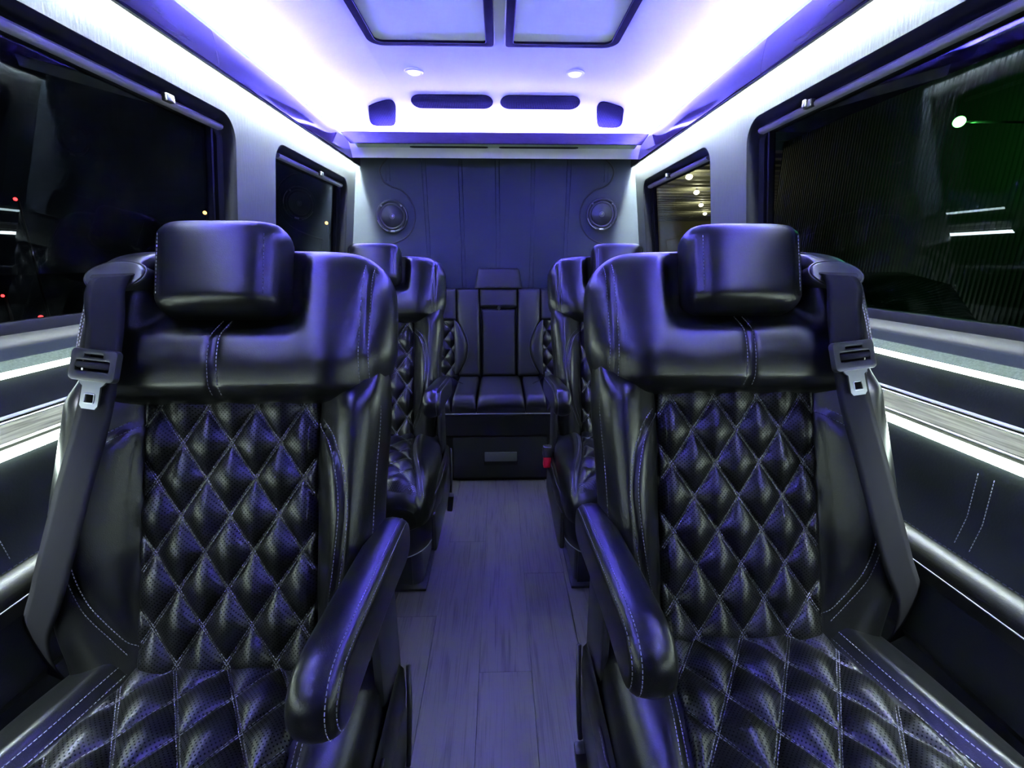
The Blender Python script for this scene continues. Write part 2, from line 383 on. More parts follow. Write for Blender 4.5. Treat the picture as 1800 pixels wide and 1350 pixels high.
# ---- side walls with window openings
WINS = [(-.45, 1.674, .985, 1.594, .075), (1.948, 2.815, .985, 1.590, .07)]
winn = 1
for s, side in ((-1, 'left'), (1, 'right')):
    outer = [(Y0, .97), (YR, .97), (YR, 1.80), (Y0, 1.80)]
    holes = [rrect(a, z0, b, z1, r, 9) for a, b, z0, z1, r in WINS]
    def WP(y, z, d, s=s): return Vector((s * (wx(z) + d), y, z))
    bm = fillbm([outer] + holes)
    bmesh.ops.subdivide_edges(bm, edges=[e for e in bm.edges if e.calc_length() > .5], cuts=3)
    for v in bm.verts: v.co = WP(v.co.x, v.co.y, 0)
    wall = struct(bmobj('wall_' + side, bm, WALLV, smooth=False))
    # lower wall, from the window band down to the floor, in separate panels
    extrude_profile('window_band', [(.93, .982), (.891, .9935), (.889, .991), (.8865, .977), (.884, .974)], Y0, YR, s, mat('band_' + side, (.006, .008, .015), .85, spec=.05), wall)
    extrude_profile('sill', [(.886, .9745), (.862, .9625), (.8575, .960)], Y0, YR, s, SILLM, wall)
    extrude_profile('upper_panel', [(.868, .950), (.866, .90), (.864, .874)], Y0, YR, s, DARKV, wall)
    extrude_profile('edge_trim', [(.866, .8840), (.8615, .8835), (.860, .881), (.8615, .8785), (.868, .878)], Y0, YR, s, EDGET, wall)
    extrude_profile('lower_panel', [(.815, .845), (.815, .80), (.818, .72), (.806, .655), (.79, .63)], Y0, YR, s, DARKV, wall)
    pr = [(.82, .66)] + [(.782 + .024 * cos(a), .642 + .022 * sin(a)) for a in [pi * k / 10 for k in range(0, 11)]] + [(.757, .628), (.76, .60)]
    extrude_profile('padded_ledge', pr, Y0, YR, s, LEDGEL, wall)
    me('ledge_piping', *tube([(s * .7575, y, .6265) for y in (Y0, YR)], .0016, 6), THREAD, wall)
    extrude_profile('kick_panel', [(.762, .628), (.765, .48), (.80, .44), (.80, -.004)], Y0, YR, s, DARKV, wall)
    # double seams on the lower panel
    st = []
    for y in (-.2, .652, .678, 1.25, 1.276):
        p = [(s * (.8135 if z > .8 else .8135 + (.003 if z > .72 else -.006)), y, z) for z in [.805 - .014 * k for k in range(11)]]
        p = [(s * ((.806 + (q[2] - .655) / .065 * .012 if q[2] < .72 else .818 - (q[2] - .72) / .08 * .003) - .0008), q[1], q[2]) for q in p]
        st.append(stitch(p, [(-s, 0, 0)] * len(p)))
    p = [(s * .7965, .1 + .01 * k, .6605) for k in range(150)]
    st.append(stitch(p, [(-s * .5, 0, 1)] * len(p), pitch=.009, ln=.006))
    o = me('seam_stitching', *merge(st), THREAD, wall, smooth=False); o['kind'] = 'stuff'
    # wooden shelf under the panel
    sh = extrude_profile('side_shelf', [(.866, .8775), (.80, .8655), (.795, .8635), (.7935, .8605), (.7965, .858), (.802, .857), (.806, .848), (.83, .846), (.866, .866)], Y0 + .02, YR - .01, s, WOODS, closed=True)
    tag(sh, 'narrow grey oak side shelf running along the %s wall under the windows' % side, 'shelf', 'side shelves')
    me('shelf_edge', *tube([(s * .7935, y, .8605) for y in (Y0 + .02, YR - .01)], .002, 6), EDGET, sh)
    me('back_bead', *tube([(s * .852, y, .8762) for y in (Y0 + .02, YR - .01)], .0016, 6), EDGET, sh)
    # LED strips
    def strip(name, prof, label, m, y0=Y0 + .03, y1=YR - .02, grp=None):
        o = extrude_profile(name, prof, y0, y1, s, m, closed=True)
        return tag(o, label, 'light strip', grp)
    strip('led_strip', [(.8575, .9590), (.853, .9575), (.8525, .951), (.857, .9485), (.864, .95), (.864, .96)], 'thin white light strip under the window sill on the %s wall' % side, M_UP)
    strip('led_strip', [(.812, .846), (.806, .8455), (.8045, .841), (.8055, .832), (.809, .8295), (.815, .831)], 'white light strip below the wooden shelf on the %s wall' % side, M_LOW)
    strip('led_strip', [(.8135, 1.718), (.8135, 1.713), (.819, 1.7125), (.820, 1.718)], 'hidden white light strip behind the valance washing the %s wall' % side, M_VAL)
    strip('led_strip', [(.8185, 1.781), (.8165, 1.7835), (.8245, 1.7935), (.828, 1.792), (.828, 1.781)], 'hidden violet light strip above the valance lighting the ceiling at %s' % side, M_VIOLET, y1=2.72)
    # windows
    for (a, b, z0, z1, r) in WINS:
        def ring(inset, d, rr=None): return [WP(y, z, d) for y, z in rrect(a + inset, z0 + inset, b - inset, z1 - inset, max(rr or r - inset, .02), 9)]
        rows = [ring(-.0005, .0005), ring(.004, .002), ring(.009, .006), ring(.015, .013), ring(.020, .022), ring(.024, .030), ring(.040, .033), ring(.046, .036), ring(.048, .055)]
        v, f = loftmesh(rows, False)
        wroot = struct(me('window_%d' % winn, v, f, FRAMEP, auto=50, flip=s < 0)); winn += 1
        # glass pane of real thickness
        plate('pane', [rrect(a + .044, z0 + .044, b - .044, z1 - .044, .04, 6)], .004, lambda y, z, d: WP(y, z, .044 + d), GLASS, wroot)
        # top rail and its latch, side channel
        rows = [[WP(y, z1 - .040 + dz, dd) for dd, dz in ((.030, .012), (.016, .009), (.011, .003), (.012, -.003), (.018, -.007), (.030, -.008))] for y in (a + .06, b - .05)]
        me('rail', *loftmesh(rows), RAILM, wroot, auto=50, flip=s < 0)
        yl = b - .30 if b < 2 else b - .38
        bm = bmesh.new(); bmbox(bm, (-.006, -.022, -.010), (.010, .010, .010), .003)
        bmbox(bm, (-.012, -.006, -.007), (.0, .006, .012), .002)
        la = bmobj('latch', bm, PLASTIC, wroot, loc=WP(yl, z1 - .036, .008))
        for yy, ww in ((b - .085, .010),):
            rows = [[WP(y, z, d) for d, y in ((.030, yy), (.030, yy + ww), (.050, yy + ww), (.050, yy))] for z in (z0 + .045, z1 - .045)]
            me('divider', *loftmesh(rows), FRAMEP, wroot, smooth=False)

# ---- rear violet strip behind the fascia
tag(me('led_strip', *loftmesh([[(x, 2.633, 1.776), (x, 2.633, 1.781), (x, 2.642, 1.789), (x, 2.646, 1.787), (x, 2.646, 1.776)] for x in (-.64, .64)]), M_VIOLET, smooth=False), 'hidden violet light strip behind the rear header lighting the vents', 'light strip')

# ---- rear wall
rw = struct(me('wall_rear', [(-.97, YR, -.01), (.97, YR, -.01), (.97, YR, 1.86), (-.97, YR, 1.86)], [(3, 2, 1, 0)], REARV, smooth=False))
def catmull(pts, n=8):
    out = []
    for i in range(len(pts) - 1):
        p0, p1, p2, p3 = pts[max(i - 1, 0)], pts[i], pts[i + 1], pts[min(i + 2, len(pts) - 1)]
        for k in range(n):
            t = k / n
            out.append(tuple(.5 * (2*b + (c - a)*t + (2*a - 5*b + 4*c - d)*t*t + (3*b - a - 3*c + d)*t**3) for a, b, c, d in zip(p0, p1, p2, p3)))
    out.append(tuple(pts[-1])); return out
half = catmull([(0, 1.735), (-.30, 1.735), (-.60, 1.732), (-.655, 1.715), (-.69, 1.675), (-.693, 1.64), (-.672, 1.597), (-.63, 1.572), (-.575, 1.552), (-.525, 1.50), (-.50, 1.425), (-.512, 1.35), (-.555, 1.29), (-.63, 1.25), (-.74, 1.235)], 7) + [(-.80, 1.235)]
cxr = .006
lp = [(cxr + x, z) for x, z in half] + [(cxr - .80, .50), (cxr + .80, .50)] + [(cxr - x, z) for x, z in reversed(half[1:])]
plate('inset_panel', [lp], .010, lambda x, z, d: Vector((x, YR - d, z)), REARV, rw, bev=.004)
for sg in (-1, 1):
    me('panel_piping', *tube([(cxr - sg * x, YR - .008, z) for x, z in half], .0052, 8), mat('dark_piping', (.012, .013, .016), .5), rw)
for X, t in ((-.644, 1.60), (-.431, .5), (-.216, .5), (.004, .5), (.217, .5), (.432, .5), (.656, 1.60)):
    for dx in (-.011, .011):
        me('seam', *tube([(X + dx, YR - .0100, 1.722 if abs(X) < .6 else 1.70), (X * (.96 if abs(X) < .6 else 1) + dx, YR - .0100, t)], .0024, 6), REARV, rw)
# ---- front partition behind the camera
struct(box('wall_front', (-.97, Y0 - .04, -.01), (.97, Y0, 1.93), DARKV))

# ================================================================== CEILING FITTINGS
for sg, wd in ((-1, 'left'), (1, 'right')):
    x0, x1 = (-.455, -.004) if sg < 0 else (.040, .450)
    t = thing('roof_panel', 'frosted roof panel in a dark wood frame, %s of the pair' % wd, 'roof panel', ((x0 + x1) / 2, 1.40, 1.92), 'frosted roof panels')
    w2 = (x1 - x0) / 2; cx = (x0 + x1) / 2
    def shp(ins, r):   # one rounded outer corner, square inner corners
        pts = [(-w2 + ins, -.55 + ins), (w2 - ins, -.55 + ins)]
        def corner(cx_, cy_, rr, a0): return [(cx_ + rr * cos(a0 + pi/2*k/6), cy_ + rr * sin(a0 + pi/2*k/6)) for k in range(7)]
        rr, rl = (r, .012) if sg > 0 else (.012, r)
        pts += corner(w2 - ins - rr, .545 - ins - rr, rr, 0) + corner(-w2 + ins + rl, .545 - ins - rl, rl, pi/2)
        return pts
    plate('frame', [shp(0, .055), shp(.027, .03)], .014, lambda x, y, d: Vector((x, y, -d)), FRAMEW, t, bev=.003)
    plate('frosted_pane', [shp(.024, .03)], .004, lambda x, y, d: Vector((x, y, -d - .001)), FROST, t)
    me('pale_edge', *tube([(x, y, -.004) for x, y in shp(-.002, .056)], .0022, 6, True), EDGET, t)
    me('inner_bead', *tube([(x, y, -.0135) for x, y in shp(.0275, .03)], .0012, 6, True), SATIN, t)
    # downlight
    dx = -.342 if sg < 0 else .340
    t = thing('downlight', 'small round white downlight in the ceiling, %s of the two' % wd, 'light', (dx, 2.21, 1.9195), 'ceiling downlights')
    rows = []
    for rr, dz in ((.040, 0), (.041, -.003), (.038, -.006), (.031, -.007), (.029, -.004), (.028, 0)):
        rows.append([(rr * cos(k * pi/14), rr * sin(k * pi/14), dz) for k in range(28)])
    me('bezel', *loftmesh(rows, False), EDGET, t, flip=True)
    rows = [[(rr * cos(k * pi/14), rr * sin(k * pi/14), dz) for k in range(28)] for rr, dz in ((.028, -.002), (.026, -.009), (.018, -.013), (.004, -.0145))]
    me('lens', *loftmesh(rows), emit('downlight_lens', (1, 1, 1), .8), t, flip=True)
# grilles on the sloped rear face of the ceiling
def slope(x, yy, d):      # yy measured down the slope from its top edge
    y = 2.43 + yy * .9455; z = 1.908 - yy * .3257
    return Vector((x, y - d * .3257, z - d * .9455))
def grille(name, lp, label, cat, grp):
    cx = sum(p[0] for p in lp) / len(lp); cy = sum(p[1] for p in lp) / len(lp)
    t = thing(name, label, cat, slope(cx, cy, 0), grp); o = Vector(t.location)
    plate('mesh_panel', [lp], .003, lambda x, y, d: slope(x, y, d) - o, GRILLE, t)
    me('rim', *tube([slope(x, y, .002) - o for x, y in lp], .0022, 6, True), FRAMEW, t)
    bars = []     # woven mesh lines standing proud of the panel
    x0, x1 = min(p[0] for p in lp), max(p[0] for p in lp); y0, y1 = min(p[1] for p in lp), max(p[1] for p in lp)
    def span(c, ax):
        xs = []
        for i in range(len(lp)):
            p, q = lp[i], lp[(i + 1) % len(lp)]
            if (p[ax] - c) * (q[ax] - c) < 0: xs.append(p[1-ax] + (q[1-ax] - p[1-ax]) * (c - p[ax]) / (q[ax] - p[ax]))
        return (min(xs), max(xs)) if len(xs) > 1 else None
    c = x0 + .005
    while c < x1:
        sp = span(c, 0)
        if sp: bars.append(tube([slope(c, sp[0], .0035) - o, slope(c, sp[1], .0035) - o], .0012, 4))
        c += .0085
    c = y0 + .004
    while c < y1:
        sp = span(c, 1)
        if sp: bars.append(tube([slope(sp[0], c, .004) - o, slope(sp[1], c, .004) - o], .0012, 4))
        c += .0085
    o2 = me('weave', *merge(bars), mat('weave_' + name, (.022, .02, .04), .7, spec=.1), t); o2['kind'] = 'stuff'
for x0, x1, w in ((-.405, -.015, 'left'), (.024, .408, 'right')):
    grille('air_vent', rrect(x0, .012, x1, .105, .046), 'long blue air vent with rounded ends, %s of the two above the header' % w, 'vent', 'long air vents')
for sg, w in ((-1, 'left'), (1, 'right')):
    q = [(-.064, .095), (-.025, .07), (.035, .05), (.060, .075), (.064, .14), (.060, .225), (.035, .245), (-.035, .245), (-.062, .22), (-.066, .15)]
    q = q if sg < 0 else [(-x, y) for x, y in reversed(q)]
    lp = catmull(q + [q[0]], 5)[:-1]
    grille('grille', [(x + (-.545 if sg < 0 else .555) + sg * .22 * (y - .05), y) for x, y in lp], 'small squarish blue speaker grille beside the long vents, at the %s end' % w, 'grille', 'small speaker grilles')

# ================================================================== SPEAKERS
for sg, (sx, sz), w in ((-1, (-.632, 1.404), 'left'), (1, (.640, 1.419), 'right')):
    t = thing('speaker', 'round black speaker on the rear wall, on the %s side' % w, 'speaker', (sx, YR - .0105, sz), 'rear wall speakers')
    def disc(rz, n=48): return [[(r * cos(2*pi*k/n), -d, r * sin(2*pi*k/n)) for k in range(n)] for r, d in rz]
    me('basket', *loftmesh(disc(((.094, 0), (.096, .006), (.094, .011), (.089, .013), (.084, .012), (.080, .007), (.077, .002))), False), SPK, t)
    me('surround', *loftmesh(disc(((.079, .003), (.075, .009), (.069, .010), (.064, .006))), False), SATIN, t)
    me('cone', *loftmesh(disc(((.066, .006), (.045, .001), (.026, -.004), (.016, -.005), (.003, -.005)))), CONE, t)
    me('tweeter', *loftmesh(disc(((.0155, -.006), (.0155, .006), (.0125, .008), (.0115, .004), (.009, .006), (.005, .009), (.001, .010)), 28)), RAILM, t)
    for a in (45, 135, 225, 315):
        q = math.radians(a); c = Vector((.0835 * cos(q), -.012, .0835 * sin(q)))
        bm = bmesh.new(); bmesh.ops.create_uvsphere(bm, u_segments=10, v_segments=6, radius=.006)
        for v in bm.verts: v.co.y *= .5
        tb = bmobj('screw_tab', bm, SPK if a > 180 else mat('tab_%d%d' % (a, sg), (.25, .26, .28), .3, metal=.8), t, loc=c)
    o = box('badge', (-.013, -.0155, -.090), (.013, -.011, -.081), STEEL, t, .0015); o['label'] = 'small bright badge'
    for a0, a1 in ((195, 255), (-15, 40)):
        p = [(.090 * cos(math.radians(a)), -.0125, .090 * sin(math.radians(a))) for a in range(a0, a1, 5)]
        me('trim_arc', *tube(p, .0018, 6), RAILM, t)

# ================================================================== CAPTAIN SEATS
AL = atan(.33); SA, CA = sin(AL), cos(AL); ZB = .50
SGN = 1
def B(u, v, w): return Vector((SGN * u, v * SA - w * CA, ZB + v * CA + w * SA))
A_IN = [(-.12, .215), (0, .232), (.12, .246), (.30, .254), (.42, .261), (.50, .258), (.62, .258), (.70, .24)]
A_OUT = [(-.12, .225), (0, .255), (.12, .275), (.25, .280), (.42, .266), (.50, .260), (.62, .258), (.70, .24)]
WING = [(-.12, .005), (0, .028), (.08, .050), (.20, .064), (.34, .058), (.43, .056), (.50, .01), (.70, .0)]
def core_a(u, v): return table(A_IN if u > 0 else A_OUT, v)
ARC = [(.02, 0), (.05, .25), (.12, .68), (.20, .92), (.26, 1), (.32, .88), (.37, .55), (.405, 0)]
def arc(v): return table(ARC, v)
def arc_u(v, sg): return sg * (.150 + (.072 if sg < 0 else .060) * arc(v))
def core_w(u, v):
    a = core_a(u, v); t = (abs(u) - .147) / (a - .147); Wg = table(WING, v)
    if t <= 0: w = 0
    else: w = table([(0, 0), (.09, .004 + .12*Wg), (.27, .52*Wg), (.46, .86*Wg), (.64, Wg), (.78, .88*Wg), (.92, .45*Wg), (1, -.03)], t)
    return w
def crescent(u, v):
    sg = 1 if u > 0 else -1
    w = core_w(u, v)
    if .02 < v < .405:
        ua = abs(arc_u(v, sg)); span = ua - .148
        if span > .004:
            q = (abs(u) - .148) / span
            if 0 < q < 1: w += .013 * (4 * q * (1 - q)) ** .6 * min(1, span / .05)
            w -= .005 * exp(-((abs(u) - ua) / .004) ** 2)
    w -= .004 * exp(-((abs(u) - .148) / .004) ** 2) * (v > -.02)
    return w
def nrm(fn, P, u, v, e=.002):
    a = P(u + e, v, fn(u + e, v)) - P(u - e, v, fn(u - e, v)); b = P(u, v + e, fn(u, v + e)) - P(u, v - e, fn(u, v - e))
    n = a.cross(b).normalized()
    return n
def toward(n, d): return n if n.dot(d) > 0 else -n
FRONT = Vector((0, -CA, SA))
def surf_stitch(fn, P, path, d, off=0.0, raise_=0):
    """stitches along a (u, v) path on the surface w = fn(u, v), offset sideways by off"""
    pts, ns = [], []
    for i, (u, v) in enumerate(path):
        a = path[max(i - 1, 0)]; b = path[min(i + 1, len(path) - 1)]
        du, dv = b[0] - a[0], b[1] - a[1]; L = sqrt(du*du + dv*dv) or 1
        uu, vv = u - dv / L * off, v + du / L * off
        n = toward(nrm(fn, P, uu, vv), d); pts.append(P(uu, vv, fn(uu, vv)) + n * .0003); ns.append(n)
    return stitch(pts, ns)
def seq(a, b, n): return [a + (b - a) * k / (n - 1) for k in range(n)]
def quilt_h(u, v, pu=.0815, pv=.122, amp=.0165):
    a, b = u / pu + v / pv, u / pu - v / pv
    sa, sb = abs(sin(pi * a)), abs(sin(pi * b))
    sa, sb = max(0, (sa - .10) / .9), max(0, (sb - .10) / .9)
    return amp * (sa ** .62) * (sb ** .62) - .001
def quilt_lines(u0, u1, v0, v1, pu, pv):
    """each seam of the diamond grid as a polyline in (u, v)"""
    out = []
    for sg in (1, -1):
        for k in range(-14, 30):
            path = []
            for v in seq(v0, v1, 60):
                u = pu * (k / 1.0 - sg * v / pv)
                if u0(v) < u < u1(v): path.append((u, v))
            if len(path) > 2: out.append(path)
    return out

# ---- upper bolster shape
def bol_a(v):
    a = .264 + .006 * sin((v - .44) / .27 * pi)
    a -= .014 * smooth(.53, .44, v)
    r = .085; d = .708 - v
    if d < r: a -= r * (1 - sqrt(max(0, 1 - ((r - d) / r) ** 2)))
    r = .016; d = v - .432
    if d < r: a -= .010 * (1 - sqrt(max(0, 1 - ((r - d) / r) ** 2)))
    return a
BF = [(.432, .006), (.436, .028), (.445, .046), (.465, .060), (.50, .064), (.55, .056), (.60, .044), (.65, .032), (.685, .016), (.70, -.002), (.706, -.018), (.708, -.03)]
BB = [(.432, -.06), (.45, -.11), (.60, -.115), (.68, -.10), (.70, -.085), (.706, -.066), (.708, -.05)]
def bol_w(u, v):
    a = bol_a(v); t = min(1, abs(u) / a); wm = -.045; F = table(BF, v)
    F += .010 * exp(-((abs(u) - .185) / .045) ** 2) * smooth(.432, .46, v) * smooth(.708, .67, v)
    if v > .52:                               # hollow for the headrest
        k = smooth(.535, .60, v) * smooth(.145, .112, abs(u)); F = F * (1 - k) + (min(F, .004)) * k
    F -= .007 * exp(-(u / .0055) ** 2) * smooth(.60, .57, v) * smooth(.432, .45, v)
    F -= .006 * exp(-((abs(u) - .232) / .005) ** 2) * smooth(.708, .69, v)
    return wm + (F - wm) * (1 - t ** 5.2) ** (1 / 2.3)
def section_loop(a_pos, a_neg, front, back, nf=88, nb=22, wm=-.03):
    lp = []
    for k in range(nf + 1):
        q = sin((k / nf - .5) * pi); q = .55 * q + .45 * (2 * k / nf - 1)
        u = q * (a_pos if q > 0 else a_neg); lp.append((u, front(u)))
    for k in range(1, nb):
        q = cos(pi * k / nb); u = q * (a_pos if q > 0 else a_neg)
        lp.append((u, wm + (back - wm) * (1 - abs(q) ** 3.5) ** (1 / 2.5)))
    return lp
def headrest_mesh(PF, hw, v0, v1, wf, wb, rc=.034, n=44, flat=4.5):
    rows = []; N = 26
    for j in range(N + 1):
        q = -cos(pi * j / N) * .5 + .5; v = v0 + (v1 - v0) * q; d = min(v - v0, v1 - v); a = hw; sc = 1.0
        if d < rc:
            k = sqrt(max(0, 1 - ((rc - d) / rc) ** 2)); a -= rc * .8 * (1 - k)
        rw_ = .032
        if d < rw_: sc = sqrt(max(.0, 1 - ((rw_ - d) / rw_) ** 2))
        wm = (wf + wb) / 2; hf = (wf - wb) / 2 * max(sc, .04)
        lp = []
        for k in range(n):
            t = 2 * pi * k / n; c, s_ = cos(t), sin(t)
            u = a * math.copysign(abs(c) ** (2 / flat), c); w = wm + hf * math.copysign(abs(s_) ** (2 / 2.8), s_)
            w += .006 * (1 - (u / hw) ** 2) * (s_ > 0) * sc
            if s_ > .2: w -= .0035 * exp(-((abs(u) - hw * .83) / .0035) ** 2)
            lp.append(PF(u, v, w))
        rows.append(lp)
    return loftmesh(rows)

# ---- cushion shape: coordinates (u, y) with y negative toward the sitter's knees
CY0, CY1 = .05, -.475
def cush_a(y, sg):
    a = table([(CY1, .235), (-.46, .256), (-.42, .270), (-.30, .274), (-.1, .268), (.05, .25)], y)
    return a * (1.09 if sg < 0 else .985)
def seam_u(y): return table([(-.48, .250), (-.40, .232), (-.30, .205), (-.20, .180), (-.10, .163), (.05, .150)], y)
def cush_z(u, y):
    a = cush_a(y, 1 if u > 0 else -1); t = min(1, abs(u) / a); su = seam_u(y)
    top = table([(-.475, .455), (-.468, .478), (-.45, .497), (-.42, .511), (-.36, .517), (-.2, .505), (0, .490), (.05, .482)], y)
    bol = (.032 if u < 0 else .020) * smooth(su - .004, su + .03, abs(u)) * smooth(-.475, -.40, y) * (1 if y < 0 else 1)
    z = top + bol - .006 * exp(-((abs(u) - su) / .004) ** 2)
    wm = .42
    return wm + (z - wm) * (1 - t ** 5) ** (1 / 2.4)
def CP(u, y, z): return Vector((SGN * u, y, z))

def captain_seat(sgn, loc, label, belted=True):
    global SGN
    SGN = sgn; fl_ = sgn < 0
    t = thing('captain_seat', label, 'seat', loc, 'black captain seats')
    # -- backrest shell
    rows = []
    for v in seq(-.10, .66, 77):
        b = table([(-.10, -.09), (0, -.12), (.5, -.125), (.62, -.105), (.66, -.08)], v)
        rows.append([B(u, v, w) for u, w in section_loop(core_a(1, v), core_a(-1, v), lambda u: crescent(u, v), b)])
    vv, ff = loftmesh(rows); back = me('backrest', vv, ff, LEATHER, t, flip=fl_)
    # -- quilted panel
    nu, nv = 132, 190; vs, uv = [], []
    for j in range(nv):
        v = -.03 + .475 * j / (nv - 1)
        for i in range(nu):
            u = -.147 + .294 * i / (nu - 1)
            ed = min(1, (.147 - abs(u)) / .012) ** .5
            vs.append(B(u, v, .003 + quilt_h(u, v) * ed - .004 * (1 - ed))); uv.append((u, v))
    q = me('quilted_back_panel', vs, gridfaces(nu, nv), PERF, t, uv=uv, flip=fl_)
    st = []
    qf = lambda u, v: .003 + quilt_h(u, v)
    for path in quilt_lines(lambda v: -.145, lambda v: .145, -.02, .44, .0815, .122):
        for off in (-.0021, .0021): st.append(surf_stitch(lambda u, v: .0034 + quilt_h(u, v), B, path, FRONT, off))
    o = me('quilt_stitching', *merge(st), THREAD, q, smooth=False); o['kind'] = 'stuff'
    # -- crescent and side seam stitching on the backrest
    st = []
    for sg in (-1, 1):
        path = [(arc_u(v, sg), v) for v in seq(.022, .402, 90)]
        for off in (-.0065, .0065): st.append(surf_stitch(crescent, B, path, FRONT, off))
        path = [(sg * (core_a(sg, v) - .006), v) for v in seq(.02, .43, 70)]
        st.append(surf_stitch(crescent, B, path, FRONT))
    o = me('side_stitching', *merge(st), THREAD, back, smooth=False); o['kind'] = 'stuff'
    # -- upper bolster
    rows = []; vseq = [.432 + .276 * (.5 - .5 * cos(pi * k / 64)) for k in range(65)]
    for v in vseq:
        a = bol_a(v); rows.append([B(u, v, w) for u, w in section_loop(a, a, lambda u: bol_w(u, v), table(BB, v), 110, 24, -.045)])
    vv, ff = loftmesh(rows); bol = me('upper_bolster', vv, ff, LEATHER, t, flip=fl_)
    st = []
    for off in (-.0075, .0075): st.append(surf_stitch(bol_w, B, [(0, v) for v in seq(.445, .575, 50)], FRONT, off))
    for sg in (-1, 1):
        for off in (-.0065, .0065): st.append(surf_stitch(bol_w, B, [(sg * .232, v) for v in seq(.446, .675, 60)], FRONT, off))
    o = me('bolster_stitching', *merge(st), THREAD, bol, smooth=False); o['kind'] = 'stuff'
    # -- headrest
    vv, ff = headrest_mesh(B, .102, .574, .736, .080, -.030); hr = me('headrest', vv, ff, LEATHER, t, flip=not fl_)
    st = []
    def hf(u, v):
        d = min(v - .574, .736 - v); a = .102; rc = .034
        if d < rc: a -= rc * .8 * (1 - sqrt(max(0, 1 - ((rc - d) / rc) ** 2)))
        c = min(1, abs(u) / a) ** (4.5 / 2); return .025 + .055 * sqrt(1 - c * c) ** (2 / 2.8) + .006 * (1 - (u / .102) ** 2)
    for sg in (-1, 1):
        st.append(surf_stitch(hf, B, [(sg * .0835, v) for v in seq(.605, .705, 40)], FRONT))
    o = me('headrest_stitching', *merge(st), THREAD, hr, smooth=False); o['kind'] = 'stuff'
    for u in (-.045, .045):
        me('headrest_post', *tube([B(u, .56, -.01), B(u, .62, -.01)], .006, 10), STEEL, hr)
    # -- seat cushion with its skirt
    rows = []
    ys = [CY1 + (CY0 - CY1) * (1 - cos(pi / 2 * k / 56)) for k in range(57)]
    for y in ys:
        a, ao = cush_a(y, 1), cush_a(y, -1); lp = []
        for k in range(97):
            q_ = .55 * sin((k / 96 - .5) * pi) + .45 * (2 * k / 96 - 1); u = q_ * (a if q_ > 0 else ao); lp.append(CP(u, y, cush_z(u, y)))
        for u, z in ((a + .002, .415), (a + .003, .40), (a + .001, .385), (a - .02, .375), (-ao + .02, .375), (-ao - .001, .385), (-ao - .003, .40), (-ao - .002, .415)): lp.append(CP(u, y, z))
        rows.append(lp)
    vv, ff = loftmesh(rows); cu = me('seat_cushion', vv, ff, LEATHER, t, flip=fl_)
    # skirt: wraps the front and sides below the cushion
    path = []
    for k in range(41):
        a = pi * k / 40; c, s_ = cos(a), sin(a)
        path.append((.276 * math.copysign(abs(c) ** .42, c), -.10 - .368 * abs(s_) ** .42 if 0 < k < 40 else -.10))
    path = [(.276, .06)] + path + [(-.276, .06)]
    path = [(u if u > 0 else u * 1.08, y) for u, y in path]
    rows = []
    for f_, z0_ in ((.97, .425), (1.0, .415), (1.005, .36), (.995, .30), (.975, .262), (.955, .257), (.93, .262)):
        rows.append([CP(u * f_, (y + .2) * (f_ if y < -.1 else 1) - .2, z0_ + (.035 * smooth(-.42, -.05, y) if z0_ < .32 else 0)) for u, y in path])
    v2 = [p for r in rows for p in r]
    sk = me('seat_skirt', v2, gridfaces(len(path), len(rows)), LEATHER, t, flip=fl_)
    st = []
    ring = [(Vector(p), (Vector((p[0] * .6, min(0, p[1] + .2), 0))).normalized()) for p in rows[1][1:-1]]
    st.append(stitch([p + n * .0015 + Vector((0, 0, -.006)) for p, n in ring], [n for p, n in ring]))
    o = me('skirt_stitching', *merge(st), THREAD, sk, smooth=False); o['kind'] = 'stuff'
    me('skirt_piping', *tube(rows[4][1:-1], .0022, 6), GREYPL, sk)
    me('cushion_piping', *tube([p + n * .001 for p, n in ring], .0022, 6), PLASTIC, sk)
    # -- quilted cushion panel
    nu, nv = 132, 176; vs, uv = [], []
    for j in range(nv):
        y = -.455 + .495 * j / (nv - 1); su = seam_u(y) - .003
        for i in range(nu):
            u = su * (2 * i / (nu - 1) - 1); ed = min(1, max(0, (su - abs(u)) / .012)) ** .5
            e2 = min(1, (y + .455) / .02)
            z = cush_z(u, y) + .002 + quilt_h(u, y, .088, .122, .0155) * ed * e2 - .004 * (1 - ed) - .004 * (1 - e2)
            vs.append(CP(u, y, z)); uv.append((u, y))
    q = me('quilted_seat_panel', vs, gridfaces(nu, nv), PERF, t, uv=uv, flip=fl_)
    st = []; UP = Vector((0, 0, 1))
    for path in quilt_lines(lambda y: -seam_u(y) + .005, lambda y: seam_u(y) - .005, -.44, .03, .088, .122):
        for off in (-.0021, .0021): st.append(surf_stitch(lambda u, y: cush_z(u, y) + .0024 + quilt_h(u, y, .088, .122, .0155), CP, path, UP, off))
    o = me('quilt_stitching', *merge(st), THREAD, q, smooth=False); o['kind'] = 'stuff'
    st = []
    for sg in (-1, 1):
        for off in (.004, .014) if sg < 0 else (-.004, -.014):
            st.append(surf_stitch(cush_z, CP, [(sg * (seam_u(y)), y) for y in seq(-.44, .02, 90)], UP, off))
    o = me('seam_stitching', *merge(st), THREAD, cu, smooth=False); o['kind'] = 'stuff'
    # -- armrest on the aisle side
    arm_rows = []; N = 40; ua, ub = .232, .290
    def arm_out(k):   # side outline (y, z): top from rear to front, round nose, back along the bottom
        top = [(.135, .640), (.138, .664), (.128, .688), (.108, .701), (.07, .707), (-.05, .720), (-.16, .732), (-.215, .735), (-.243, .728), (-.262, .708), (-.266, .684), (-.258, .661), (-.238, .648), (-.20, .644), (-.10, .640), (.0, .630), (.08, .618), (.12, .622)]
        return catmull(top + [top[0]], 4)[:-1]
